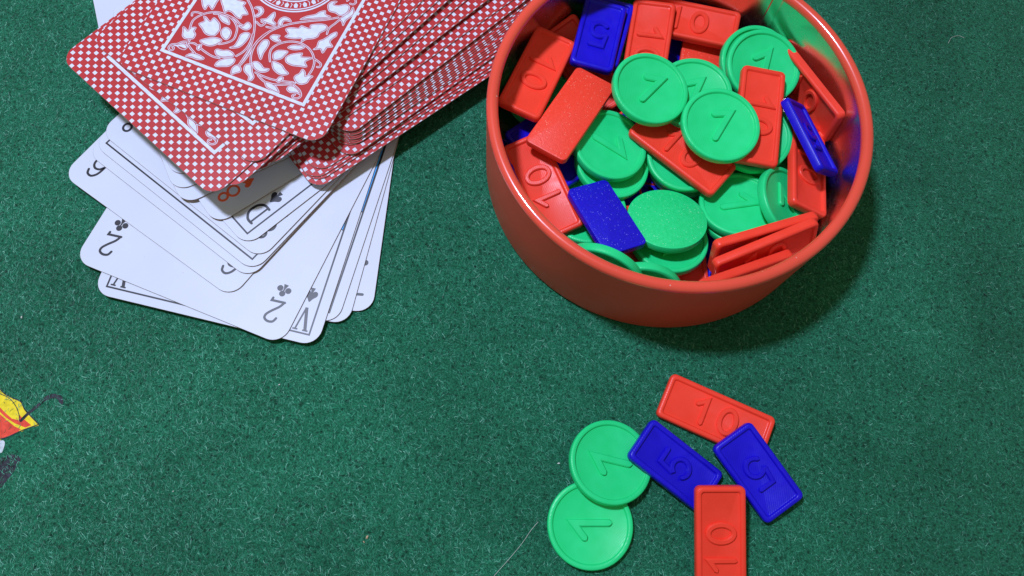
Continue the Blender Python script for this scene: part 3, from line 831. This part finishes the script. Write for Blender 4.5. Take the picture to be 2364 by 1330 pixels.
LEAVES = """-18.8,-27.1 -17.6,-27.5 -17.0,-27.8 -16.9,-26.7 -15.7,-26.0 -15.6,-27.2 -14.8,-27.8 -14.6,-28.9 -14.9,-29.5 -16.5,-30.1 -17.6,-29.6 -18.2,-28.3
-18.2,-33.0 -17.1,-32.2 -15.9,-31.6 -14.8,-32.1 -15.0,-33.1 -16.3,-33.2 -17.3,-32.9
-13.8,-34.7 -12.8,-33.3 -11.1,-33.0 -9.3,-33.3 -9.4,-33.9 -10.8,-34.4 -12.4,-34.4
-15.6,-24.7 -14.7,-23.4 -15.6,-22.2 -14.8,-22.2 -13.3,-22.9 -13.0,-21.5 -11.3,-22.2 -10.4,-23.0 -9.8,-24.3 -10.0,-26.0 -10.3,-26.4 -11.4,-26.8 -12.8,-26.6 -14.2,-25.6
-9.3,-24.3 -8.9,-23.0 -7.9,-22.9 -6.8,-23.6 -6.4,-25.0 -6.7,-26.1 -7.6,-26.1 -8.7,-25.4
-12.8,-29.1 -11.6,-27.9 -10.0,-26.9 -8.6,-26.6 -7.7,-26.9 -8.2,-28.2 -9.2,-29.3 -10.5,-29.7 -11.8,-29.6
-12.4,-20.2 -11.2,-19.9 -9.7,-20.2 -8.7,-21.0 -8.4,-21.8 -9.3,-21.8 -10.8,-21.5
-14.1,-15.8 -13.6,-14.6 -12.0,-13.6 -10.1,-14.1 -7.8,-14.0 -7.9,-15.0 -7.2,-15.6 -5.5,-17.0 -6.7,-17.8 -6.6,-19.0 -8.0,-18.9 -9.4,-18.2 -10.6,-18.1 -11.3,-18.9 -12.7,-17.4
-18.7,-17.6 -18.2,-16.1 -15.0,-15.6 -14.7,-17.1 -14.6,-19.4 -15.5,-19.0 -16.3,-18.7 -16.3,-20.2 -17.4,-19.5 -18.1,-18.6
-4.9,-28.0 -4.1,-27.0 -4.0,-25.2 -4.2,-23.4 -3.4,-22.3 -2.3,-22.1 -1.9,-23.0 -2.0,-24.9 -2.6,-26.7 -3.7,-27.6
-6.1,-21.1 -5.0,-20.9 -4.7,-19.9 -4.3,-19.2 -3.4,-19.5 -2.9,-20.3 -3.4,-21.4 -4.6,-21.6
-7.8,-30.2 -7.4,-29.6 -6.0,-29.4 -4.7,-28.8 -3.2,-29.1 -2.7,-29.8 -3.7,-30.5 -4.9,-31.2 -6.1,-31.4 -7.1,-31.1
-4.9,-34.2 -5.7,-34.1 -5.6,-32.9 -4.7,-31.7 -3.0,-30.5 -1.9,-30.6 -1.7,-31.8 -2.4,-33.0 -3.8,-33.7
-0.6,-34.8 -1.2,-33.6 -1.1,-32.4 -0.4,-31.8 0.7,-32.2 1.1,-33.2 0.3,-34.0
4.1,-34.7 3.7,-33.6 2.1,-32.8 1.4,-31.9 1.4,-30.8 2.3,-30.2 2.9,-30.6 4.0,-32.2 5.0,-33.3 4.9,-34.4
2.6,-29.6 3.5,-28.9 4.8,-29.2 6.0,-29.9 7.3,-29.6 7.2,-30.5 5.9,-31.3 4.6,-31.2 3.5,-30.7
4.1,-28.0 2.8,-26.8 1.8,-25.4 1.7,-23.9 2.0,-22.5 2.9,-22.0 3.7,-22.7 3.9,-24.1 3.8,-26.0
3.1,-21.0 3.4,-20.1 4.7,-19.6 5.2,-19.6 5.2,-20.5 6.2,-21.0 5.2,-21.6 4.0,-21.5
5.6,-17.2 6.7,-16.2 8.5,-15.6 8.8,-14.6 10.1,-14.6 11.3,-14.4 10.9,-13.5 12.3,-12.5 13.8,-11.9 15.0,-12.1 15.1,-13.3 14.2,-14.7 14.2,-15.9 13.4,-16.9 11.8,-17.9 11.1,-19.1 10.6,-18.1 8.7,-19.0 6.5,-19.3 6.9,-18.2
8.7,-22.0 9.4,-20.9 11.1,-20.2 12.6,-20.2 11.7,-21.3 10.2,-22.0
6.5,-26.0 6.2,-24.9 6.9,-23.7 9.2,-23.0 9.1,-24.3 8.7,-25.7 7.3,-26.6
9.7,-25.2 9.8,-24.3 10.8,-23.2 12.9,-22.0 13.2,-23.1 15.9,-22.2 14.7,-24.0 15.8,-25.2 14.0,-25.8 12.2,-26.3 10.5,-26.1
7.1,-27.3 8.2,-27.1 9.8,-27.3 11.1,-28.2 12.5,-28.9 11.2,-29.9 9.6,-29.8 8.1,-29.0
14.4,-29.5 14.4,-28.6 15.0,-27.7 15.1,-26.3 16.2,-26.9 16.7,-27.9 17.2,-27.4 18.5,-27.1 18.1,-28.1 18.0,-29.4 16.9,-30.4 15.6,-30.4
8.2,-33.5 9.0,-33.2 10.6,-33.2 12.1,-34.0 12.9,-34.9 11.5,-34.9 9.8,-34.7 9.0,-34.4
14.2,-33.1 14.4,-32.0 15.5,-31.7 17.0,-32.2 18.1,-33.2 16.8,-33.1 15.4,-33.6
14.9,-19.9 15.4,-18.8 15.1,-17.1 15.9,-16.1 16.6,-14.8 17.1,-13.7 18.0,-12.7 18.5,-13.7 18.0,-14.8 17.8,-16.1 19.1,-17.1 17.9,-17.9 17.8,-18.6 17.6,-19.9 16.6,-19.0 16.0,-19.3
7.6,-13.0 8.6,-11.5 10.5,-10.0 11.2,-8.8 12.4,-7.9 12.9,-8.9 14.5,-9.0 13.3,-9.9 11.0,-11.1 8.9,-12.3
13.3,-7.5 12.2,-6.0 12.6,-4.6 13.9,-4.0 13.4,-5.2 14.7,-5.1 16.3,-3.9 17.5,-4.1 17.9,-5.5 17.5,-6.9 16.5,-7.7 15.1,-7.4
17.0,-8.6 17.6,-7.2 18.4,-5.5 18.5,-3.9 19.6,-5.7 19.2,-7.1 18.6,-8.6 18.7,-10.2 17.9,-9.3
-1.7,-17.1 -0.5,-16.3 -0.1,-15.0 0.5,-13.6 1.2,-14.8 1.3,-16.1 2.4,-16.6 2.3,-17.4 0.9,-17.4 -0.5,-17.4
-4.9,-14.6 -4.5,-13.9 -3.3,-13.6 -2.3,-14.4 -2.2,-15.6 -2.9,-16.8 -3.6,-16.6 -3.1,-15.4 -3.8,-14.6
2.9,-16.2 2.8,-14.9 3.6,-13.9 5.0,-13.9 5.8,-14.6 4.8,-14.7 4.0,-15.1 4.0,-16.1 4.5,-16.8 3.6,-16.9
-12.3,-31.6 -12.5,-30.5 -11.8,-30.0 -11.6,-30.7 -11.5,-31.8
10.7,-32.0 10.8,-30.7 11.7,-30.4 12.0,-31.1 11.5,-32.1"""
VINES = """-0.2,-31.7 -0.1,-29.5 -0.1,-26.5 -0.7,-23.4 -1.9,-20.2 -3.1,-17.9 -5.1,-15.3 -6.7,-13.8 -8.0,-12.8
-2.1,-29.5 -1.2,-27.9 -0.8,-26.2 -0.9,-24.1 -1.4,-21.9
0.1,-31.7 0.5,-29.0 0.5,-25.6 0.8,-22.7 1.8,-20.1 3.6,-17.5 6.1,-15.1 10.1,-12.4 13.6,-10.4 16.4,-8.4
2.3,-30.0 1.3,-28.0 0.8,-26.1 0.7,-24.0 1.2,-22.0 2.2,-19.3
-17.0,-26.9 -17.5,-24.6 -16.9,-22.8 -15.4,-21.0 -13.0,-19.6 -10.1,-19.5 -7.8,-20.3 -6.1,-21.8 -5.4,-23.6 -5.2,-25.4 -6.2,-26.9 -7.8,-28.1
-18.5,-23.2 -18.8,-22.4 -18.0,-21.8 -16.2,-21.6
-13.6,-20.4 -10.9,-19.5 -7.8,-19.7 -6.0,-20.5 -4.3,-20.7
-15.5,-30.9 -14.3,-30.6 -13.3,-30.5 -10.6,-31.4 -7.7,-32.0 -5.7,-31.8
-17.6,-32.4 -16.6,-31.2 -15.4,-30.6 -15.3,-29.8
-15.4,-31.1 -13.7,-32.2 -12.1,-33.0 -11.5,-33.7
6.5,-27.5 5.4,-25.6 5.1,-23.9 6.0,-22.0 8.0,-20.3 10.5,-19.5 13.1,-19.8 15.2,-21.0 16.8,-23.0 17.4,-25.2 17.3,-27.0
15.9,-22.2 17.7,-22.6 18.7,-23.1 18.8,-23.9 18.2,-24.2
4.7,-31.9 6.3,-32.1 9.0,-32.1 11.3,-31.7 13.4,-31.1 14.7,-30.7
5.7,-32.4 8.1,-33.4 10.8,-33.1 13.3,-32.0 15.3,-30.7
16.0,-14.2 15.7,-12.4 16.4,-10.6 17.1,-8.7
-2.4,-18.2 -0.8,-18.8 -0.2,-17.8 -1.2,-17.6
0.7,-18.5 1.9,-18.3 3.3,-17.3
-17.6,-32.4 -18.8,-33.1 -19.0,-34.1 -18.3,-34.7 -17.7,-34.3 -17.8,-33.7 -18.2,-33.6
15.4,-31.4 17.2,-32.1 18.3,-33.4 17.9,-34.4 16.9,-34.7 16.4,-34.2 16.8,-33.7
16.2,-2.7 16.7,-1.5 17.8,-1.4 18.5,-2.3 18.1,-3.1 17.3,-3.2"""

def parse(s): return [[tuple(float(c) for c in q.split(',')) for q in l.split()] for l in s.strip().split('\n')]
def back_art():
    wb, rb, ib = Bld(), Bld(), Bld()
    k = 0
    for rot in (False, True):
        sg = -1 if rot else 1
        for p in parse(VINES):
            q = [(sg*x, sg*y) for x, y in catmull(p, False, 4)]
            wb.ribbon(q, 0.27, 0.0 + k * 0.0002); rb.ribbon(q, 0.10, 0.014 + k * 0.0002); k += 1
        for p in parse(LEAVES):
            q = [(sg*x, sg*y) for x, y in catmull(p, True, 3)]
            wb.poly(offset_poly(q, 0.13), 0.002 + k * 0.0002)
            rb.poly(offset_poly(q, -0.04), 0.016 + k * 0.0002)
            ib.poly(offset_poly(q, -0.20), 0.034 + k * 0.0001)
            k += 1
    z = 0.03
    for r_, w_ in ((12.5, 0.22), (11.8, 0.16), (9.3, 0.20), (8.7, 0.14), (6.0, 0.18), (2.2, 0.18)):
        wb.ribbon(arc(0, 0, r_, r_, 0, 360, 96)[:-1], w_, z, True); z += 0.0004
    for i in range(28):
        a = 2 * math.pi * i / 28
        def P(r_, da): return (r_ * math.cos(a + da), r_ * math.sin(a + da))
        wb.poly([P(11.3, -0.035), P(11.3, 0.035), P(10.4, 0.055), P(9.75, 0.0), P(10.4, -0.055)], z)
        wb.ribbon([P(11.2, 0.10), P(10.3, 0.13), P(9.9, 0.10)], 0.09, z + 0.0006)
        wb.poly([P(8.1, -0.03), P(8.1, 0.03), P(6.6, 0.0)], z + 0.001)
    for i in range(12):
        a = 2 * math.pi * i / 12
        wb.poly(catmull([(2.6*math.cos(a), 2.6*math.sin(a)), (4.0*math.cos(a+0.2), 4.0*math.sin(a+0.2)), (5.5*math.cos(a), 5.5*math.sin(a)), (4.0*math.cos(a-0.2), 4.0*math.sin(a-0.2))], True, 3), z + 0.002)
    fb = Bld(); fb.ribbon([(-20.1, -35.5), (20.1, -35.5), (20.1, 35.5), (-20.1, 35.5)], 0.42, 0.052, True)
    return [("ornament_white", wb.mesh("ornament_white", M['white_ink'])), ("ornament_line", rb.mesh("ornament_line", M['red_line'])),
            ("ornament_petals", ib.mesh("ornament_petals", M['white_ink'])), ("back_frame", fb.mesh("back_frame", M['white_ink']))]
ART = back_art()
FRAME_ONLY = ART[3:]

card_objs = {}
for nm, side, x, y, z, ang in CARDS:
    o = link("playing_card", CARD)
    card_objs[nm] = o
    lab, grp = CARD_LABEL[nm] if nm in CARD_LABEL else CARD_LABEL['K']
    tag(o, lab, "playing card", grp)
    o.location = (x * MM, y * MM, z * MM)
    if side == 'face':
        o.rotation_euler = (0, 0, R(ang))
    else:
        # turned over about its long axis so that the back looks up
        o.matrix_world = Matrix.Translation(o.location) @ Matrix.Rotation(R(ang), 4, 'Z') @ Matrix.Rotation(math.pi, 4, 'Y')
        for an, am in (ART if nm in ('T1', 'T2', 'T3') else []):
            c = link(an, am, o)
            c.matrix_local = Matrix.Rotation(math.pi, 4, 'Y') @ Matrix.Translation((0, 0, (CT/2 + 0.012) * MM))

face_print(card_objs['two'], '2', 'club')
face_print(card_objs['five'], '6', 'spade')
face_print(card_objs['H8'], '8', 'heart', mat='red_ink')
face_print(card_objs['S8'], '8', 'club', IX=24.3)
face_print(card_objs['DQ'], 'D', 'spade', True)
face_print(card_objs['V'], 'V', 'spade', True, [(-26.02, 12.9), (-26.02, 1.0), (-21.0, 0.0), (-22.5, 8.0), (-24.8, 12.2)][::-1], IX=23.6)
face_print(card_objs['C'], 'D', 'club', True, [(-26.02, 13.4), (-26.02, -12.0), (-17.0, -8.0), (-20.0, 6.0), (-24.8, 12.6)][::-1])
face_print(card_objs['G2'], 'D', 'club', True)
face_print(card_objs['A'], '7', 'club', IX=24.4)
face_print(card_objs['W3'], '6', 'club')
face_print(card_objs['W2'], '8', 'heart', mat='red_ink')

# ------------------------------------------------------------------ stray bits on the felt
def bit(name, x, y, s, mat, label, cat, seed):
    r = random.Random(seed); n = 8
    bot = [(s * r.uniform(.5, 1) * math.cos(2*math.pi*i/n), s * r.uniform(.5, 1) * 0.6 * math.sin(2*math.pi*i/n)) for i in range(n)]
    mid = [(a * 1.15, b * 1.1) for a, b in bot]; top = [(a * 0.5, b * 0.5) for a, b in bot]
    vv, ff = stack_loops([(bot, 0.0), (mid, s * 0.3), (top, s * 0.62)])
    o = link(name, mk_mesh(name, vv, ff, [M[mat]]))
    o.location = (x * MM, y * MM, 0.12 * MM); o.rotation_euler = (0, 0, r.uniform(0, 6))
    return tag(o, label, cat)
bit("crumb", -26.4, -2.2, 0.55, 'crumb', "tiny beige crumb on bare felt near the bottom edge", "crumb", 1)
bit("crumb", -27.0, -3.3, 0.28, 'crumb', "speck of beige crumb just below the larger beige crumb", "crumb", 2)
bit("lint_speck", -53.6, 30.3, 0.32, 'lint', "tiny white lint speck on felt below the cards", "lint", 3)
bit("lint_speck", -119.8, 39.4, 0.38, 'lint', "tiny white lint speck near the left edge of the felt", "lint", 4)
bit("lint_speck", 16.0, 19.4, 0.36, 'lint', "tiny pale lint speck left of the loose green chips", "lint", 5)
bit("lint_speck", -72.7, 2.8, 0.22, 'lint', "faint pale lint speck on felt right of the printed figure", "lint", 6)
def hair(path, label, w=0.035):
    b = Bld(); p = catmull(path)
    b.stroke3d(p, w, 0.30, 0.36, 0.02)
    tag(link("stray_hair", b.mesh("stray_hair", M['lint'])), label, "hair")
hair([(3.6, -7.3), (6.6, -3.3), (9.2, 0.4), (10.9, 3.4), (12.4, 5.5)], "thin pale hair on the felt left of the lowest green chip")
hair([(119.4, 153.4), (120.6, 155.6), (122.8, 156.6), (124.4, 156.0)], "short curled white hair on felt right of the tin", 0.03)
